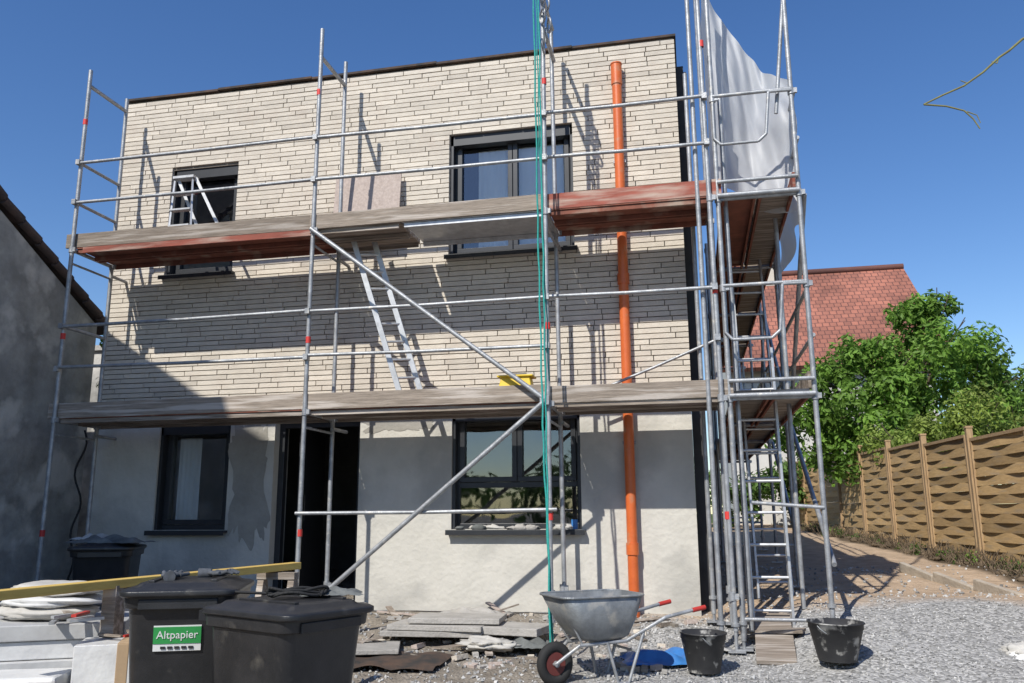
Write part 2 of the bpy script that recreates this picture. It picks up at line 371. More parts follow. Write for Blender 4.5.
b.mk('damp_render_patches',house)

def window(name,o,mull,pale_sheets=None,trans=None):
    x0,x1,z0,z1=o; e=empty(name); e.parent=house
    b=B(); y0=YW+.13; y1=YW+.20
    f=.06
    b.bx(x0,x1,y0,y1,z1-f,z1,darkframe); b.bx(x0,x1,y0,y1,z0,z0+f,darkframe)
    b.bx(x0,x0+f,y0,y1,z0+f,z1-f,darkframe); b.bx(x1-f,x1,y0,y1,z0+f,z1-f,darkframe)
    xsn=[x0+f]+[x0+(x1-x0)*k for k in mull]+[x1-f]
    zb=z0+f if not trans else trans+.03
    for a,c in zip(xsn[:-1],xsn[1:]):
        s=.055; yy0=y0-.018; yy1=y1-.01; a+=.004;c-=.004; za=zb+.004; zc=z1-f-.004
        b.bx(a,c,yy0,yy1,zc-s,zc,darkframe); b.bx(a,c,yy0,yy1,za,za+s,darkframe)
        b.bx(a,a+s,yy0,yy1,za+s,zc-s,darkframe); b.bx(c-s,c,yy0,yy1,za+s,zc-s,darkframe)
    if trans: b.bx(x0+f,x1-f,y0+.003,y1-.003,trans-.03,trans+.03,darkframe)
    for k in mull: b.bx(x0+(x1-x0)*k-.03,x0+(x1-x0)*k+.03,y0+.002,y1-.002,zb,z1-f,darkframe)
    b.bx(x0-.004,x0+.035,YW+.03,y0,z0,z1,darkframe); b.bx(x1-.035,x1+.004,YW+.03,y0,z0,z1,darkframe)
    b.bx(x0-.004,x1+.004,YW+.03,y0,z1-.13,z1+.003,darkframe)
    b.mk('frame',e,bevel=.003)
    b=B(); yy=y0+.03; b.add([(x0+f,yy,z0+f),(x1-f,yy,z0+f),(x1-f,yy,z1-f),(x0+f,yy,z1-f)],[(0,1,2,3)],glass); b.mk('glass',e)
    b=B(); b.bx(x0-.04,x1+.04,YW-.09,y0,z0-.03,z0-.005,darkframe); b.bx(x0-.04,x1+.04,YW-.095,YW-.089,z0-.06,z0-.005,darkframe); b.mk('sill',e,bevel=.002)
    if pale_sheets:  # pale rippled sheets just behind the glass
        b=B()
        for (a,c,zz0,zz1) in pale_sheets:
            b.grid(lambda u,v:(a+(c-a)*u,y1+.02+.004*math.sin(u*30),zz0+(zz1-zz0)*v),60,1,pale_sheet)
        b.mk('pale_sheet',e)
window('upper_window',wins[0],[.5],[(-2.40,-1.98,4.4,5.72),(-1.90,-1.26,4.4,5.72)])
window('upper_window_small',wins[1],[])
window('lower_window',wins[2],[.5],None,1.68)
window('lower_window_small',wins[3],[],[(-6.2,-5.9,1.25,2.3)])
e=empty('front_door'); e.parent=house
b=B(); x0,x1,z0,z1=door
b.bx(x0,x0+.07,YW+.12,YW+.2,z0,z1,darkframe); b.bx(x1-.07,x1,YW+.12,YW+.2,z0,z1,darkframe); b.bx(x0+.07,x1-.07,YW+.12,YW+.2,z1-.08,z1,darkframe)
b.mk('door_frame',e,bevel=.003)
b=B(); b.box((x0+.2,YW+.62,1.35),(.05,.9,2.05),darkframe,Matrix.Rotation(math.radians(8),3,'Z'))
b.cyl((x0+.26,YW+.3,1.3),(x0+.26,YW+.3,1.6),.012,alu); b.mk('door_leaf',e)
b=B(); b.bx(x0-.15,x1+.15,YW-.35,YW+.3,.2,.42,concrete); b.mk('door_step',e,bevel=.01)

# drainpipe
b=B(); X=-.665; Y=YW-.10
b.cyl((X,Y,.15),(X,Y,6.50),.055,orange,20)
b.cyl((X,Y,6.24),(X,Y,6.50),.064,orange,20)
for z in (1.0,3.9): b.cyl((X,Y,z-.06),(X,Y,z+.06),.066,orange,20)
b.torus((X,Y,6.50),(0,0,1),.058,.013,orange,20,8)
for z in (2.1,5.3): b.box((X,Y+.05,z),(.14,.06,.03),galv)
b.cyl((X,Y,.17),(X+.25,Y-.25,.10),.055,orange,16)
b.mk('drainpipe')

# ------------------------------------------------------------ scaffolding
scf=empty('scaffolding')
XS=[-7.0,-3.96,-1.37,.28]; YF=8.10; YI=8.80
tops=[6.72,6.86,6.95,7.3]
P=B()
rt=.024
def collar(b,x,y,z,m=galv):
    b.cyl((x,y,z-.035),(x,y,z+.035),.034,m,10); b.box((x+.04,y-.01,z),(.035,.03,.05),m)
def jack(b,x,y):
    g=H(x,y); b.cyl((x,y,g+.03),(x,y,g+.28),.016,galv); b.box((x,y,g+.03),(.15,.15,.012),galv); b.cyl((x,y,g+.24),(x,y,g+.27),.04,galv)
for i,x in enumerate(XS):
    dx=U(-.012,.012)
    for y,zt in((YF,tops[i]),(YI,tops[i]-.02)):
        lean=U(-.02,.02)
        P.cyl((x-lean,y,H(x,y)+.2),(x+dx+lean,y,zt),rt,galv,12); jack(P,x-lean,y)
        for z in(.62,2.42,4.42): collar(P,x,y,z)
        for z in (3.0,5.0,3.5,5.5):
            if y==YF: P.box((x,y-.03,z),(.05,.07,.06),galv)
    for z in (2.42,4.42): P.cyl((x,YF,z),(x,YI,z),rt,galv); P.cyl((x,YF,z-.16),(x,YI,z-.16),.014,galv)
    if i<3: P.cyl((x,YF,6.52),(x,YI,6.52),rt,galv); 
    P.cyl((x,YF+.02,H(x,YF)+.4),(x,YI,H(x,YF)+.4),.017,galv)
    P.cyl((x,YI,4.3),(x,YW,4.3),.02,galv); P.cyl((x+.04,YI-.1,2.3),(x+.04,YW,2.3),.02,galv)
P.cyl((-7,YF,3.5),(-7,YI,3.5),.02,galv); P.cyl((-7,YF,5.0),(-7,YI,5.0),.02,galv); P.cyl((-7,YF,5.5),(-7,YI,5.5),.02,galv)
for (x,y,zt) in((.17,8.14,7.3),(.37,8.22,7.4),(.12,8.85,6.2),(.40,8.9,6.9)):
    P.cyl((x,y,H(x,y)+.1),(x-.01,y,zt),rt,galv,12); jack(P,x,y)
P.mk('standards',scf)
b=B()
for i,x in enumerate(XS):
    for z in (random.choice([1.15,1.3]),3.25+U(-.2,.2),5.9+U(-.3,.3)):
        b.cyl((x,YF,z),(x,YF,z+.07),.0268,redmark,12,caps=False)
b.mk('red_marks',scf)
b=B()
def rail(p,q,r=.019,m=galv):
    p=Vector(p);q=Vector(q);mid=(p+q)/2+Vector((0,0,-.008)); b.cyl(p,mid,r,m,10); b.cyl(mid,q,r,m,10)
yy=YF-.035
for x0,x1 in zip(XS[:-1],XS[1:]):
    o=U(-.015,.015)
    for z in(5.0,5.5): rail((x0-.03,yy,z+o),(x1+.03,yy,z+U(-.01,.01)))
    rail((x0-.03,yy,3.5+o),(x1+.03,yy,3.5-o))
for x0,x1 in zip(XS[:2],XS[1:3]): rail((x0-.03,yy,3.02),(x1+.03,yy,3.0))
rail((-4.0,yy,1.38),(-1.3,yy,1.40))
rail((-1.0,YI,2.62),(.28,YI,3.12),.016)
b.mk('guardrails',scf)
b=B()
b.cyl((-3.96,YF-.06,4.42),(-1.40,YF-.06,2.46),.0245,galv,12); b.cyl((-1.40,YF-.07,2.44),(-3.7,YF-.07,.55),.0245,galv,12)
b.box((-1.40,YF-.05,2.45),(.09,.06,.09),galv)
b.mk('diagonal_braces',scf)
def deck(b,x0,x1,z,top,under,nb=2,y0=YF+.03,y1=YI+.06):
    w=(y1-y0)/nb
    for k in range(nb):
        b.bx(x0+.02,x1-.02,y0+w*k+.006,y0+w*(k+1)-.006,z,z+.045,top)
        b.bx(x0+.03,x1-.03,y0+w*k+.02,y0+w*k+.05,z-.05,z-.002,under); b.bx(x0+.03,x1-.03,y0+w*(k+1)-.05,y0+w*(k+1)-.02,z-.05,z-.002,under)
b=B()
for z in(2.44,4.44):
    for i,(x0,x1) in enumerate(zip(XS[:-1],XS[1:])):
        if i==1 and z>4: deck(b,x0,x0+1.0,z,woodgrey,woodgrey); deck(b,x0+1.0,x1,z,alu,alu,1)
        else: deck(b,x0,x1,z,deckunder,deckunder if z>4 else woodgrey)
b.mk('decks',scf,bevel=.003)
b=B()
for z in(2.45,4.45):
    for i,(x0,x1) in enumerate(zip(XS[:-1],XS[1:])):
        m=woodred if (z>4 and i!=1) else woodgrey
        a=x0-(.12 if i==0 else .05); c=x1+(.12 if i==2 else -.03)
        if i==0 and z>4: m=woodgrey
        b.beam((a,YF+.045-.02*(i%2),z+.075+U(-.01,.02)),(c,YF+.045-.02*(i%2),z+.075+U(-.01,.02)),.03,.17,m)
b.box((-5.4,YF+.005,4.40),(2.9,.03,.07),woodred,Matrix.Rotation(.004,3,'Y'))
b.mk('toe_boards',scf,bevel=.004)
XA,XB=.36,1.13; YS=[8.15,10.7,13.3,15.9,18.4]
b=B()
for k,y in enumerate(YS):
    for x in(XA+.02*(k%2),XB):
        b.cyl((x,y,H(x,y)+.1),(x,y,7.6 if (k==0 and x==XB) else 5.62+.1*(k==0)),rt,galv,12); jack(b,x,y)
        for z in(2.42,3.5,4.42,5.5): collar(b,x,y,z)
    for z in (2.42,4.42): b.cyl((XA,y,z),(XB,y,z),rt,galv)
    b.cyl((XA,y,.42 if k==0 else H(1,y)+.5),(XB,y,.42 if k==0 else H(1,y)+.5),.017,galv)
b.cyl((.98,8.95,H(.98,8.95)),(.98,8.95,5.5),rt,galv); b.cyl((.44,8.30,.3),(.44,8.32,5.6),rt,galv)
b.cyl((.5,8.13,1.45),(XB,8.13,1.40),.017,galv)
for z in(4.5,2.5):
    pts=[(XA,8.12,z+.95),(XA,8.12,z+.55),(XA+.06,8.11,z+.48),(XB-.35,8.11,z+.48),(XB-.27,8.11,z+.55),(XB-.22,8.11,z+1.0),(XB,8.12,z+1.0)]
    b.path(pts,.016,galv)
    b.cyl((XA,8.13,z+1.02),(XB,8.13,z+1.02),.019,galv)
    b.cyl((XA,8.11,z-.06),(XB,8.11,z-.06),.024,galv)
    b.cyl((XA,8.10,z+.08),(XB,8.10,z+.08),.02,galv)
b.mk('return_frames',scf)
b=B()
for y0,y1 in zip(YS[:-1],YS[1:]):
    for z in(3.0,3.5,5.0,5.5): b.cyl((XB+.03,y0,z),(XB+.03,y1,z),.019,galv)
for y0,y1,za,zb in((8.15,10.7,4.4,2.45),(10.7,13.3,.9,2.4),(10.7,13.3,2.45,4.4),(8.15,10.7,.9,2.4),(13.3,15.9,4.4,2.45)):
    b.cyl((XB+.05,y0,za),(XB+.05,y1,zb),.0235,galv)
b.cyl((XB,8.15,6.6),(XA+.62,8.2,5.3),.02,galv)
b.mk('return_guardrails_and_braces',scf)
b=B()
for y0,y1 in zip(YS[:-1],YS[1:]):
    for z in(2.45,4.45):
        for k in range(2):
            xa=XA+.03+k*.355
            b.bx(xa,xa+.345,y0+.03,y1-.03,z,z+.045,(woodgrey if k else deckunder) if z>4 else woodgrey)
            b.bx(xa+.01,xa+.035,y0+.03,y1-.03,z-.05,z-.002,deckunder); b.bx(xa+.31,xa+.335,y0+.03,y1-.03,z-.05,z-.002,deckunder)
        b.bx(XB-.045,XB-.015,y0+.05,y1,z+.05,z+.21,woodgrey if z<4 else woodred)
b.mk('return_decks',scf,bevel=.003)
b=B()
b.cyl((-1.37,8.1,6.7),(-1.37,8.1,7.35),rt,galv); b.cyl((-1.37,8.1,7.2),(-1.43,7.78,7.22),.02,galv); b.cyl((-1.37,8.1,6.75),(-1.42,7.8,7.16),.015,galv)
b.cyl((-1.37,8.76,6.9),(-1.37,8.1,6.9),.02,galv)
b.torus((-1.42,7.8,7.06),(1,.3,0),.09,.016,galv); b.cyl((-1.42,7.8,7.06),(-1.42,7.8,7.2),.012,galv)
for k in range(5): b.torus((-1.36+.035*(k%3),8.02,6.25+.12*k),(1,.2*k,.1),.075,.012,galv,18,6)
b.mk('hoist_arm',scf)

b=B()
def rope(pts,r=.010):
    out=[]
    for (p,q) in zip(pts[:-1],pts[1:]):
        for k in range(12): out.append(tuple(p[i]+(q[i]-p[i])*k/12+(.005*math.sin(k*1.7+p[2]) if i==0 else 0) for i in range(3)))
    out.append(pts[-1]); b.path(out,r,teal,6)
rope([(-1.42,7.80,7.05),(-1.40,7.80,4),(-1.35,7.65,2),(-1.25,7.45,.05)])
rope([(-1.365,7.80,7.05),(-1.355,7.8,4.2),(-1.33,7.7,2.2),(-1.27,7.40,.05)])
rope([(-1.39,7.80,7.1),(-1.38,7.82,5),(-1.31,7.80,2.6)],.007)
rope([(-1.25,7.45,.05),(-1.20,7.0,.03),(-1.18,6.4,.02)])
b.mk('hoist_rope')

def ladder(name,p,q,w,side,n,m=alu,rw=.025,rh=.06):
    b=B(); p=Vector(p);q=Vector(q);s=Vector(side).normalized()*w/2
    for sg in(-1,1): b.beam(p+s*sg,q+s*sg,rw,rh,m)
    for k in range(n):
        c=p+(q-p)*((k+.6)/n); b.cyl(c-s,c+s,.015,m,8)
    return b.mk(name,bevel=.002)
ladder('ladder',(-2.93,8.62,2.50),(-3.67,8.58,4.75),.24,(.8,.6,.1),11)
ladder('ladder',(.66,8.62,H(.66,8.6)+.02),(.64,8.74,3.0),.36,(1,0,0),9)
ladder('ladder',(.80,9.9,H(.8,9.9)),(.74,10.5,4.7),.36,(1,0.1,0),15)
b=B(); ox=.40
for sg in(-1,1):
    b.beam((-6.18+ox+sg*.15,8.35,4.50),(-6.36+ox+sg*.12,8.62,5.42),.02,.045,alu); b.beam((-5.88+ox+sg*.15,8.70,4.5),(-6.32+ox+sg*.12,8.63,5.42),.02,.035,alu)
for k in range(3):
    t=(k+1)/4; b.box((-6.18+ox-.18*t,8.35+.27*t,4.5+.92*t),(.27,.08,.02),alu)
b.box((-6.34+ox,8.63,5.43),(.28,.12,.03),alu)
b.mk('step_ladder')
b=B(); b.box((-3.70,8.96,4.98),(.84,.02,.86),chip,Matrix.Rotation(-.1,3,'X')); b.mk('chipboard_panel')
b=B(); b.box((-1.72,8.24,2.66),(.34,.2,.12),yellow,None,.5,.85); b.box((-1.72,8.24,2.722),(.37,.22,.02),yellow); b.box((-1.72,8.24,2.545),(.4,.25,.09),woodgrey); b.cyl((-1.82,8.24,2.75),(-1.62,8.24,2.75),.014,black); b.mk('yellow_tool_box',bevel=.008)

b=B()
def tarp(u,v):
    x=.32+.86*u; 
    ztop=7.30-1.50*u**.8; zbot=4.72-.36*u+.07*math.sin(u*7)
    z=ztop+(zbot-ztop)*v
    y=8.58+.32*math.sin(math.pi*u)*(1-.4*v)+.05*math.sin(u*11+v*3)+.010*math.sin(u*37-v*6)+.09*mnoise.noise(Vector((u*3,v*2.5,1)))+.03*mnoise.noise(Vector((u*9-v*5,v*3,4)))
    x+=.03*v*u+.03*mnoise.noise(Vector((u*4,v*5,7)))
    return (x,y,z)
b.grid(tarp,70,60,tarpm)
def tarp2(u,v):
    return (1.20+.03*math.sin(v*9+u*14),8.6+u*2.2,5.6-1.35*v+.08*math.sin(u*9))
b.grid(tarp2,30,24,tarpm)
b.mk('tarpaulin')

# ------------------------------------------------------------ neighbouring house (left)
nb=empty('neighbour_house')
b=B(); XN=-7.9
prof=[(-5,0-.3),(9.75,-.3),(9.75,3.92),(7.9,4.95),(7.1,5.5),(.4,11.0),(-3.5,11.0),(-5,9.5)]  # upper outline, out of view, is shaped to throw the shadow on the facade
n=len(prof)
b.add([(XN,y,z) for y,z in prof]+[(XN-7,y,z) for y,z in prof],[tuple(range(n)),tuple(range(n,2*n))[::-1]]+[(i,n+i,n+(i+1)%n,(i+1)%n) for i in range(n)],oldplaster,.5)
b.mk('walls',nb)
b=B()
rp=[(10.0,3.80),(7.9,4.98),(7.1,5.53),(.4,11.03),(-3.5,11.03)]  # out-of-view roof run follows the outline shaped for that shadow
for (y0,z0),(y1,z1) in zip(rp[:-1],rp[1:]):
    ln=math.hypot(y1-y0,z1-z0); k=max(1,int(ln/.33))
    for j in range(k):
        ya=y0+(y1-y0)*j/k; yb=y0+(y1-y0)*(j+1)/k; za=z0+(z1-z0)*j/k; zb=z0+(z1-z0)*(j+1)/k
        b.beam((XN-3.4,ya,za+.06),(XN-3.4,yb+.0,zb+.09),7.0,.035,tiles_dark)
        b.cyl((XN+.06,ya,za+.09),(XN+.06,yb,zb+.06),.055,tiles_dark,8)
b.mk('roof',nb)
b=B(); b.bx(-12,-7.24,11.2,11.45,0,3.9,oldplaster,.5); b.bx(-12,-7.24,11.15,11.5,3.9,3.98,concrete); b.mk('garden_wall')

# ------------------------------------------------------------ red roofed house (background)
rh=empty('red_roof_house')
b=B(); b.bx(1.2,7.2,27,34,.8,6.2,whitewall,.5)
b.add([(7.2,27,6.2),(7.2,34,6.2),(7.2,30.5,9.5),(1.2,27,6.2),(1.2,34,6.2),(1.2,30.5,9.5)],[(0,1,2),(3,5,4)],whitewall,.5); b.mk('walls',rh)
me=bpy.data.meshes.new('roof'); 
rv=[(.8,26.4,5.75),(7.7,26.4,5.75),(7.5,30.5,9.75),(.9,30.5,9.75),(7.7,34.6,5.75),(.8,34.6,5.75)]
me.from_pydata(rv,[],[(0,1,2,3),(3,2,4,5)]); uv=me.uv_layers.new()
for p in me.polygons:
    for li in p.loop_indices:
        v=me.vertices[me.loops[li].vertex_index].co; uv.data[li].uv=(v.x,abs(v.y-30.5)*1.4)
me.materials.append(redtiles); ob=bpy.data.objects.new('roof',me); scene.collection.objects.link(ob); ob.parent=rh
md=ob.modifiers.new('s','SOLIDIFY'); md.thickness=.15
b=B(); b.bx(2.6,3.1,30,30.5,9.2,10.4,brickm,.1); b.bx(2.55,3.15,29.95,30.55,10.4,10.48,concrete); b.cyl((.9,30.5,9.8),(7.5,30.5,9.8),.11,redtiles,8); b.mk('chimney_and_ridge',rh)
b=B(); b.bx(3.6,4.5,26.95,27.02,3.4,4.7,darkframe); b.bx(5.6,6.5,26.95,27.02,3.4,4.7,darkframe); b.mk('windows',rh)
fh=empty('distant_house'); b=B(); b.bx(20,32,52,60,1,7.0,whitewall,.5); b.mk('walls',fh)
b=B(); b.add([(19.5,51.5,6.8),(32.5,51.5,6.8),(32.5,56,10.6),(21.5,56,10.6),(19.5,60.5,6.8),(32.5,60.5,6.8)],[(0,1,2,3),(3,2,5,4),(0,3,4)],tiles_dark,.5); b.mk('roof',fh)

# ------------------------------------------------------------ fence
fe=empty('wooden_fence')
P0=Vector((2.62,28.5)); P1=Vector((4.12,12.0)); d=(P1-P0); Ltot=d.length+6.5; d.normalize(); nrm=Vector((-d.y,d.x))
if nrm.x>0: nrm=-nrm          # nrm points towards the yard
b=B(); pb=B(); s=0; k=0
while s<Ltot:
    p=P0+d*s; q=P0+d*(s+1.8); zg=(H(p.x,p.y)+H(q.x,q.y))/2+.06; zt=zg+1.74+U(-.02,.02)
    pb.box((p.x,p.y,zg+.90),(.085,.085,2.02),postw); pb.box((p.x,p.y,zg+1.93),(.10,.10,.03),postw)
    def W(t,off,z): r=p+d*t+nrm*off; return (r.x,r.y,z)
    ns=13; hs=(zt-zg-.06)/ns
    for j in range(ns):
        sg=1 if j%2 else -1; z=zg+.04+hs*j; tt=R(); sag=U(-.004,.004)
        for oo in(0,-.008):
            # bottom edge of every slat stands slightly proud of the one below (overlap), gentle weave in plan
            def fn(u,v): return W(.07+1.66*u,sg*.009*math.sin(u*math.pi*3)+oo+.016*(.5-v),z+sag*math.sin(u*3.1)-.008+hs*1.02*v)
            b.grid(fn,18,1,fencew,True,tt)
    for zz in(zg,zt-.02): b.beam(W(.05,0,zz+.02),W(1.75,0,zz+.02),.05,.045,postw)
    for t in(.065,1.735): b.beam(W(t,0,zg+.04),W(t,0,zt-.02),.05,.045,postw)
    s+=1.88; k+=1
b.mk('panels',fe); pb.mk('posts_and_frames',fe)

b=B()
for i in range(3):
    t=i/3; x=2.67+.6*t; y=12.2-2.5*t; b.box((x+.03,y-.36,H(x,y-.36)+.025),(.07,.84,.13),edging,Matrix.Rotation(math.radians(13.5+U(-2,2)),3,'Z')@Matrix.Rotation(math.radians(U(6,9)),3,'X'))
b.mk('edging_stones',bevel=.01)

# ------------------------------------------------------------ trees and plants
def foliage(b,blobs,n,size,mat,sub=14,subr=.36,flat=.8):
    subs=[]
    for (x,y,z,r) in blobs:
        for _ in range(sub):
            v=Vector((random.gauss(0,1),random.gauss(0,1),random.gauss(0,1)*.9)).normalized()*r*U(.35,1.0)
            subs.append((x+v.x,y+v.y,z+v.z*flat,r*subr*U(.6,1.35),U(.25,.85)))
    wts=[s[3]**2 for s in subs]
    for (cx,cy,cz,r,t) in random.choices(subs,wts,k=n):
        v=Vector((random.gauss(0,1),random.gauss(0,1),random.gauss(0,1))).normalized(); rr=r*R()**.4
        p=Vector((cx,cy,cz))+v*rr
        nn=(v+Vector((U(-1,1),U(-1,1),U(-.3,1.2)))*.8).normalized(); a=nn.orthogonal().normalized(); a=Matrix.Rotation(U(0,6.28),3,nn)@a; c=nn.cross(a)
        s=size*U(.6,1.25)
        b.add([p-a*s*.9,p-c*s*.42+nn*s*.1,p+a*s,p+c*s*.42+nn*s*.1],[(0,1,2,3)],mat,min(1,max(0,t+U(-.3,.3))))
def tree(name,base,blobs,n,size,mat,tr=.16,**k):
    e=empty(name); b=B(); bz=H(base[0],base[1])-.1; base=Vector((base[0],base[1],bz))
    cen=Vector((sum(q[0] for q in blobs)/len(blobs),sum(q[1] for q in blobs)/len(blobs),sum(q[2] for q in blobs)/len(blobs)))
    fork=base.lerp(cen,.45); b.cyl(base,fork,tr,bark,10,tr*.75)
    for q in blobs:
        c=Vector(q[:3]); mid=fork.lerp(c,.5)+Vector((U(-.2,.2),U(-.2,.2),.1)); b.cyl(fork,mid,tr*.5,bark,7,tr*.3); b.cyl(mid,c,tr*.3,bark,6,tr*.12)
        for _ in range(4):
            w=Vector((U(-1,1),U(-1,1),U(-.2,1))).normalized()*q[3]*.8; b.cyl(mid.lerp(c,U(.3,1)),c+w,tr*.12,bark,5,.01)
    b.mk('trunk_and_limbs',e)
    b=B(); foliage(b,blobs,n,size,mat,**k); b.mk('crown',e); return e
tree('deciduous_tree',(4.6,20.5),[(4.3,20,4.2,1.2),(5.5,20.3,4.9,1.25),(5.2,20.6,5.7,.75),(3.1,20,3.7,1.0),(5.75,20.4,6.05,.5),(6.5,20.8,4.1,1.15),(3.9,20.6,4.95,.8),(4.8,19.8,3.2,1.3),(2.75,20.4,3.1,1.0),(3.4,19.8,2.8,1.0),(3.0,20.2,4.5,.5)],24000,.085,leafA,.17,sub=22,subr=.30)
tree('dark_garden_tree',(8.6,25),[(8.0,25,4.0,1.4),(9.2,25.3,4.4,1.3),(10.4,25.3,4.3,1.4),(8.6,24.6,3.0,1.5),(11.8,25.5,4.5,1.5),(10.6,24.6,3.2,1.4)],12000,.11,leafB,.15)
tree('lilac_shrub',(5.3,17.5),[(4.6,17.6,2.8,.75),(5.3,17.4,3.0,.7),(3.9,18,2.6,.7),(6.0,17.4,2.9,.7),(6.6,17,2.7,.7),(5.1,17.2,2.4,.7)],10000,.055,leafC,.07)
b=B(); bl=[]
for i in range(9): bl.append((-16+4.2*i+U(-1,1),-24+U(-2,2),U(2.2,4.5),U(2.2,3)))
foliage(b,bl,6000,.3,leafB); b.mk('distant_trees')  # unseen row behind the camera, added for the window reflections
b=B(); foliage(b,[(-.5+.8*i,25.2+U(-.2,.2),1.7+U(-.1,.5),.85) for i in range(5)],5000,.10,leafB); b.mk('hedge')
b=B()
for i in range(150):
    t=R(); s_=5+t*(Ltot-6); p=P0+d*s_; off=U(.06,.36); x=p.x-off; y=p.y
    if R()<.4: foliage(b,[(x,y,H(x,y)+.06,U(.08,.18))],60,.03,random.choice([leafB,leafB,leafA]),5,.6)
    for _ in range(12):
        q=Vector((x+U(-.2,.2),y+U(-.3,.3),H(x,y))); b.cyl(q,q+Vector((U(-.16,.16),U(-.16,.16),U(.06,.26))),.005,dry,4)
for i in range(120):
    s_=5+R()*(Ltot-6); p=P0+d*s_; x=p.x-U(.05,.4); b.lump((x,p.y,H(x,p.y)+.02),(U(.04,.1),U(.04,.1),U(.02,.06)),dry,i,.6,5)
b.mk('fence_weeds')
b=B(); foliage(b,[(-7.4,9.6,3.6,.22),(-7.5,9.7,3.1,.2)],350,.04,leafA,5,.6); b.cyl((-7.45,9.7,.3),(-7.4,9.6,3.6),.015,bark); b.mk('climbing_plant')

e=empty('bare_tree'); b=B()
def tw(pts,r0,r1,m=bark):
    for i in range(len(pts)-1):
        k0=r0+(r1-r0)*i/(len(pts)-1); k1=r0+(r1-r0)*(i+1)/(len(pts)-1); b.cyl(pts[i],pts[i+1],k0,m,7,k1)
tw([(5.8,6.5,-.05),(5.7,6.5,1.5),(5.6,6.5,3.1),(5.6,6.4,5.2)],.14,.05)
tw([(5.6,6.5,3.6),(4.7,6.8,4.9),(3.6,7.0,5.42),(3.1,7.0,5.3)],.04,.012)
b.mk('trunk',e)
b=B()
tw([(3.1,7,5.3),(2.81,7,5.16),(2.70,7,5.07),(2.62,7,5.02),(2.49,7,4.905),(2.33,7,4.80),(2.16,7,4.735),(2.01,7,4.67)],.011,.007,twigm)
tw([(2.01,7,4.67),(2.18,7,4.635),(2.31,7,4.58),(2.37,7,4.50),(2.41,7,4.41)],.008,.005,twigm)
tw([(2.62,7,5.02),(2.60,7,4.97),(2.56,7,4.99)],.005,.004,twigm); tw([(2.36,7,4.82),(2.31,7,4.85)],.005,.004,twigm); tw([(2.33,7,4.57),(2.40,7,4.53),(2.42,7,4.46)],.005,.003,twigm)
b.mk('twig',e)

# ------------------------------------------------------------ wheelie bins
def rsec(cx,cy,hx,hy,z,r=.07,n=6):
    out=[]
    for (sx,sy,a0) in((1,1,0),(-1,1,90),(-1,-1,180),(1,-1,270)):
        for k in range(n+1):
            a=math.radians(a0+90*k/n); out.append((cx+sx*(hx-r)+r*math.cos(a),cy+sy*(hy-r)+r*math.sin(a),z))
    return out
def bin_(loc,rz,scale=1,label=False):
    e=empty('wheelie_bin'); b=B()
    b.loft([rsec(0,0,.22,.24,.04),rsec(0,0,.235,.265,.35),rsec(0,-.01,.265,.32,.94),rsec(0,-.01,.285,.345,.945),rsec(0,-.01,.29,.35,1.0)],black)
    for sx in(-.13,0,.13): b.box((sx,-.268,.5),(.02,.03,.7),black,Matrix.Rotation(math.radians(5.2),3,'X'))
    b.box((0,-.355,.965),(.4,.03,.05),black)
    b.mk('body',e,bevel=.004)
    b=B()
    def lz(o,z,r=.08,dy=0): return rsec(0,-.02+dy,.295+o,.365+o,z,r)
    b.loft([lz(.004,1.003),lz(.012,1.01),lz(.012,1.032),lz(-.004,1.042),lz(-.05,1.050),lz(-.07,1.068),lz(-.16,1.074,.06),lz(-.26,1.076,.03)],black)
    for sx in(-.16,.16): b.box((sx,-.05,1.074),(.03,.45,.016),black)
    b.mk('lid',e,bevel=.003)
    b=B(); b.cyl((-.26,.37,1.0),(.26,.37,1.0),.022,black)
    for sx in(-.25,-.09,.09,.25): b.box((sx,.35,.99),(.03,.08,.05),black)
    b.mk('hinge_handle',e)
    b=B()
    for sx in(-1,1):
        b.cyl((sx*.235,.27,.10),(sx*.285,.27,.10),.10,rubber,20); b.cyl((sx*.286,.27,.10),(sx*.29,.27,.10),.05,black,14)
    b.cyl((-.25,.27,.10),(.25,.27,.10),.012,galv); b.mk('wheels',e)
    if label:
        b=B(); rr=Matrix.Rotation(math.radians(5.2),3,'X')
        b.box((.0,-.322,.79),(.24,.004,.13),white,rr); b.box((.0,-.3265,.805),(.24,.004,.085),green,rr)
        for k in range(5): b.box((-.07+.035*k,-.3238,.743),(.024,.004,.012),black,rr)
        b.mk('label',e)
        cu=bpy.data.curves.new('label_text','FONT'); cu.body='Altpapier'; cu.size=.056; cu.align_x='CENTER'; cu.align_y='CENTER'; cu.extrude=.0012; cu.materials.append(white)
        to=bpy.data.objects.new('label_text',cu); scene.collection.objects.link(to); to.parent=e; to.location=(0,-.3305,.806); to.rotation_euler=(math.radians(95.2),0,0)
    e.location=loc; e.rotation_euler=(0,0,rz); e.scale=(scale,)*3; return e
bin_((-2.80,4.42,-.05),math.radians(22),.99,True)
bin_((-2.02,4.02,-.05),math.radians(66),.93)
bin_((-5.85,7.7,.03),math.radians(25),1.0)
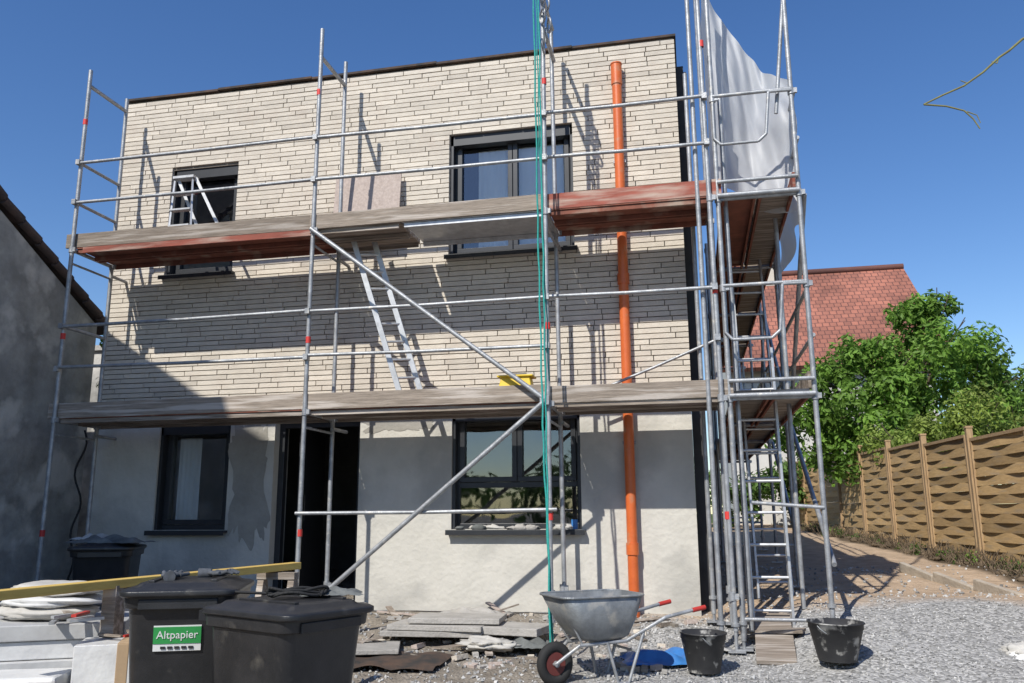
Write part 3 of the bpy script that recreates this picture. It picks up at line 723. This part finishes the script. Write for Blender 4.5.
def glove(b,c,ang,m,s=1):
    rot=Matrix.Rotation(ang,3,'Z'); c=Vector(c)
    def T(x,y,z): return c+rot@Vector((x*s,y*s,z*s))
    b.lump(tuple(c),(.05*s,.055*s,.018*s),m,3,.2,10)
    b.cyl(T(0,-.03,0),T(0,-.10,-.003),.026*s,m,12,.032*s)
    for k,(x,l) in enumerate(((-.036,.075),(-.012,.09),(.013,.085),(.037,.065))):
        p=T(x,.03,.0); q=T(x*1.25,.03+l*.55,.012); r=T(x*1.35,.03+l,-.002); b.cyl(p,q,.012*s,m,8); b.cyl(q,r,.012*s,m,8,.009*s)
    b.cyl(T(.045,-.01,0),T(.09,.03,.004),.013*s,m,8,.010*s)
b=B(); glove(b,(-2.86,4.30,1.035),.5,glovem); glove(b,(-2.70,4.50,1.035),-1.2,glovem); b.mk('work_gloves')
b=B(); pts=[(-1.95+.12*math.cos(t),4.0+.09*math.sin(t*1.1),.972+.010*math.sin(t*3)+.0012*t) for t in np.linspace(0,22,120)]; b.path(pts,.008,rubber,5)
b.path([(-2.35,4.1,.97),(-2.2,4.15,.96),(-2.1,4.05,.965),(-2.0,4.1,.97)],.008,rubber,5); b.mk('cable_coil')
b=B(); b.cloth((-1.84,4.17,.957),.30,.22,clothg,31,.05,.4); b.mk('dirty_rag')
b=B(); b.cloth((-5.75,7.65,1.10),.75,.5,clothg,4,.10); b.cloth((-6.1,7.8,1.13),.4,.35,clothw,9,.08); b.mk('rags')

# ------------------------------------------------------------ wheelbarrow
wb=empty('wheelbarrow')
b=B()
def S(x0,x1,hy,z,r=.06,n=6): return rsec((x0+x1)/2,0,(x1-x0)/2,hy,z,r,n)
b.loft([S(-.20,.14,.15,.33,.10),S(-.26,.23,.20,.37,.11),S(-.31,.33,.25,.49,.12),S(-.36,.43,.30,.68,.12)],zinc,True,True,False)
tray=b.mk('tray',wb,solid=.005)
b=B(); rim=S(-.365,.436,.303,.682,.12); b.path(rim+[rim[0]],.010,zinc,8)
for sg in(-1,1):
    b.path([(.42,sg*.06,.17),(.22,sg*.13,.31),(-.20,sg*.18,.33),(-.55,sg*.26,.50),(-.84,sg*.28,.55)],.015,galv,10)
    b.path([(-.02,sg*.17,.325),(-.10,sg*.20,.02),(-.20,sg*.20,.015),(-.36,sg*.21,.40)],.014,galv,10)
    b.cyl((.20,sg*.13,.32),(.30,sg*.14,.48),.010,galv)
b.cyl((-.15,-.2,.02),(-.15,.2,.02),.012,galv); b.cyl((-.28,-.2,.25),(-.28,.2,.25),.010,galv); b.cyl((.42,-.08,.17),(.42,.08,.17),.012,galv)
b.mk('frame',wb)
b=B()
for sg in(-1,1): b.cyl((-.82,sg*.28,.546),(-.95,sg*.285,.565),.019,redplast,12)
b.mk('handle_grips',wb)
b=B(); b.torus((.40,0,.17),(0,1,0),.125,.042,rubber); b.mk('tyre',wb)
b=B(); b.cyl((.40,-.025,.17),(.40,.025,.17),.088,rimm,20); b.cyl((.40,-.05,.17),(.40,.05,.17),.025,galv); b.mk('rim',wb)
wb.location=(-.84,7.08,H(-.83,7.1)-.02); wb.rotation_euler=(0,0,math.radians(214)); wb.scale=(.92,.92,1.0)

def bucket(name,loc,r0,r1,h,m,fill=None):
    b=B(); n=28
    ring=lambda r,z:[(r*math.cos(2*math.pi*i/n),r*math.sin(2*math.pi*i/n),z) for i in range(n)]
    b.loft([ring(r0,0),ring(r0*1.01,.01),ring(r1*.97,h*.82),ring(r1*1.0,h*.83),ring(r1,h*.97),ring(r1*1.05,h*.97),ring(r1*1.05,h),ring(r1*.97,h),ring(r0*.98,.03)],m,True,True,True)
    if fill: b.add(ring(r0+(r1-r0)*.6,h*.6),[tuple(range(n))],fill,.5)
    b.path([(r1*1.03*math.cos(t),-.02-r1*.5*math.sin(t),h*.93-.10*math.sin(t)) for t in np.linspace(0,math.pi,14)],.004,galv,6)
    return b.mk(name,loc=loc,rot=(U(-.02,.02),U(-.02,.02),U(0,3)))
bucket('mortar_bucket',(.00,7.46,H(0,7.46)+.01),.13,.185,.31,tubm,concrete)
bucket('mortar_tub',(1.06,7.56,H(1.06,7.56)+.02),.15,.215,.30,tubm,concrete)

b=B(); b.beam((.60,7.75,H(.6,7.7)+.03),(.66,8.75,H(.66,8.75)+.12),.33,.035,woodgrey); b.beam((.9,8.3,H(.9,8.3)+.05),(.35,8.45,H(.4,8.45)+.08),.2,.03,woodgrey); b.mk('wooden_ramp',bevel=.004)
b=B(); 
for k,(x,y,z,w,dd,h,a) in enumerate(((-2.55,8.3,.20,1.0,.55,.05,3),(-2.5,8.28,.255,.95,.5,.05,-2),(-2.35,8.35,.315,.9,.5,.05,4),(-3.2,7.7,.11,.9,.6,.04,18),(-1.75,8.25,.24,.6,.45,.07,-10))):
    b.box((x,y,z+.04),(w,dd,h),concrete,Matrix.Rotation(math.radians(a),3,'Z'))
b.mk('paving_slabs',bevel=.006)
b=B()
def sheet(u,v): 
    x=-3.3+1.1*u; y=7.05+.65*v; return (x,y,Hn(x,y)+.03+.05*abs(mnoise.noise(Vector((u*3,v*3,4)))))
b.grid(sheet,24,16,darkcap); b.mk('dark_sheet')  # uneven dark sheet lying on the ground
b=B(); b.cloth((-.30,7.85,.10),.8,.5,clothb,3,.13,.2); b.cloth((-.02,8.05,.16),.4,.3,clothw,8,.10,.7); b.mk('blue_plastic_sheet')
b=B(); b.lump((-1.95,7.95,.18),(.26,.17,.06),clothw,5,.5,18,3); b.cloth((-1.58,8.05,.16),.45,.35,clothg,6,.10); b.cloth((-2.35,8.7,.36),.7,.3,concrete,7,.08); b.mk('cement_sacks')
b=B(); b.lump((2.55,7.9,.23),(.16,.12,.08),clothw,11,.45,20,2.5); b.cloth((2.62,7.86,.18),.5,.36,white,14,.10,.3); b.mk('plastic_bag')
b=B()
for _ in range(130):
    x=U(-3.6,-.1); y=U(7.3,9.0); s=U(.02,.07); b.box((x,y,H(x,y)+s*.35),(s*U(1,2.8),s,s*.7),random.choice([concrete,concrete,brickm,chip,mortar,woodgrey]),Matrix.Rotation(U(0,3.1),3,'Z')@Matrix.Rotation(U(-.3,.3),3,'X'))
b.mk('rubble',bevel=.003)
b=B()
for _ in range(26):
    x=U(-3.9,-.4); y=U(7.5,8.9); a=U(0,3.1); l=U(.25,.7); b.beam((x,y,H(x,y)+.03),(x+l*math.cos(a),y+l*math.sin(a)*.5,H(x,y)+.05+U(0,.1)),U(.02,.08),.015,random.choice([woodgrey,chip,woodgrey]))
b.mk('wood_offcuts')
b=B()
for k in range(14):
    x=U(-2.6,-1.3); b.lump((x,YW-.02+U(-.02,.06),1.215),(U(.04,.12),U(.03,.05),U(.015,.04)),random.choice([clothw,concrete,clothw,clothg]),k,.5,8)
b.cyl((-1.28,YW+.0,1.20),(-1.28,YW+.0,1.30),.035,clothb,12)
b.mk('sill_rags')
# left foreground stacks
b=B()
z=0
for k in range(7):
    h=U(.09,.13); b.box((-3.95+U(-.04,.04),4.75+U(-.04,.04),z+h/2),(.85,.62,h-.004),styro,Matrix.Rotation(U(-.05,.05)+.55,3,'Z')); z+=h
za=z; z=0
for k in range(5):
    h=.125; b.box((-3.45+U(-.02,.02),5.5+U(-.02,.02),z+h/2),(.62,.5,h-.004),styro,Matrix.Rotation(U(-.06,.06)+.3,3,'Z')); z+=h
z=0
for k in range(7):
    h=U(.08,.12); b.box((-4.9+U(-.05,.05),5.9+U(-.05,.05),z+h/2),(1.15,.75,h-.004),styro,Matrix.Rotation(U(-.05,.05)+.25,3,'Z')); z+=h
b.mk('insulation_board_stack',bevel=.006)
b=B(); rz=Matrix.Rotation(.5,3,'Z'); b.box((-3.24,4.50,.33),(.50,.36,.66),wrap,rz); b.box((-3.24,4.50,.663),(.06,.362,.008),card,rz); b.box((-3.24,4.50,.33),(.062,.366,.664),card,rz); b.mk('wrapped_package',bevel=.006)
b=B(); b.box((-3.62,4.18,.26),(.42,.32,.52),wrap,Matrix.Rotation(.35,3,'Z')); b.mk('wrapped_package',bevel=.02)
b=B(); b.box((-3.30,3.92,.20),(.40,.32,.40),card,Matrix.Rotation(.2,3,'Z')); b.mk('cardboard_box',bevel=.006)
b=B()
for k in range(3):
    b.lump((-3.98+.02*k,4.72+.015*k,za+.045+.065*k),(.33,.20,.05),[clothw,wrap,clothw][k],40+k,.22,18,1.6)
b.mk('paper_sacks')
b=B()
for i in range(4):
    for j in range(3):
        if j==2 and i in(0,3): continue
        b.box((-5.35+.42*i+U(-.02,.02),6.9+U(-.03,.03),.12+j*.205),(.38,.3,.195),concrete,Matrix.Rotation(U(-.08,.08)+.1,3,'Z'))
b.mk('concrete_blocks',bevel=.012)
b=B(); b.cloth((-3.45,5.5,.635),.5,.4,clothg,22,.08,.3); b.cloth((-4.9,5.8,.74),.9,.6,clothg,27,.12,.2); b.mk('dust_sheets')
b=B()
for k in range(6):
    a=U(0,3.1); x=-3.62+U(-.1,.1); y=4.45+U(-.1,.1); b.beam((x,y,za+.02+.008*k),(x+.22*math.cos(a),y+.16*math.sin(a),za+.025+.008*k),.03,.015,random.choice([woodgrey,galv,redplast,alu,black]))
for k in range(5):
    a=U(0,3.1); x=-3.4+U(-.15,.15); y=5.5+U(-.1,.1); b.beam((x,y,.70),(x+.25*math.cos(a),y+.15*math.sin(a),.71),.03,.02,random.choice([woodgrey,galv,alu]))
for k in range(4):
    a=U(0,3.1); x=-3.24+U(-.08,.08); y=4.5+U(-.06,.06); b.beam((x,y,.675+.01*k),(x+.16*math.cos(a),y+.12*math.sin(a),.68+.01*k),.02,.012,random.choice([woodgrey,redplast,alu]))
b.mk('hand_tools')
b=B(); b.beam((-3.62,3.75,.955),(-2.98,6.07,.985),.09,.05,beamy)
b.mk('yellow_timber_beam',bevel=.004)
b=B(); b.box((-3.40,4.56,.81),(.09,.09,.29),woodgrey); b.mk('timber_packer')
b=B()
cx,cy=-3.02,5.85
for sg in(-1,1):
    b.beam((cx+sg*.12,cy-.2,0),(cx+sg*.12,cy,.90),.05,.05,woodgrey); b.beam((cx+sg*.12,cy+.2,0),(cx+sg*.12,cy+.01,.90),.05,.05,woodgrey)
b.beam((cx-.15,cy,.925),(cx+.15,cy,.925),.07,.05,woodgrey)
b.mk('trestle',bevel=.003)
b=B()
pts=[(-7.3+ .05*math.sin(t*3),8.95+.02*math.cos(t*2),2.4-t*.33) for t in np.linspace(0,6,26)]; b.path(pts,.012,rubber,6)
pts=[(-6.8+.35*math.cos(t),8.4+.3*math.sin(t),.2+.01*t) for t in np.linspace(0,14,60)]; b.path(pts,.012,rubber,6)
b.mk('electric_cable')

# ------------------------------------------------------------ light, sky, camera
sd=Vector((.35,1,-1.04))
su=bpy.data.lights.new('sun','SUN'); su.energy=5.0; su.angle=math.radians(.5); su.color=(1,.96,.89)
so=bpy.data.objects.new('sun',su); scene.collection.objects.link(so); so.rotation_euler=sd.to_track_quat('-Z','Y').to_euler(); so.location=(-10,-20,25)
w=bpy.data.worlds.new('World'); scene.world=w; w.use_nodes=True; nt=w.node_tree
sk=nt.nodes.new('ShaderNodeTexSky'); sk.sky_type='NISHITA'; sk.sun_disc=False; sk.sun_elevation=math.radians(44.5); sk.sun_rotation=math.radians(199)
sk.air_density=1.0; sk.dust_density=.25; sk.ozone_density=2.0
hs_=nt.nodes.new('ShaderNodeHueSaturation'); hs_.inputs['Saturation'].default_value=1.25; hs_.inputs['Hue'].default_value=.509
nt.links.new(sk.outputs[0],hs_.inputs['Color']); nt.links.new(hs_.outputs[0],nt.nodes['Background'].inputs[0]); nt.nodes['Background'].inputs[1].default_value=.142
cam=bpy.data.cameras.new('camera'); co=bpy.data.objects.new('camera',cam); scene.collection.objects.link(co)
q=Euler((math.radians(101.7),0,math.radians(12.1))).to_matrix()@Matrix.Rotation(math.radians(-.35),3,'Z')
co.location=(0,0,1.35); co.rotation_euler=q.to_euler(); cam.lens=29.46; cam.sensor_width=36; cam.clip_end=2000; cam.clip_start=.05
scene.camera=co
scene.view_settings.view_transform='Standard'; scene.view_settings.look='None'; scene.view_settings.exposure=0
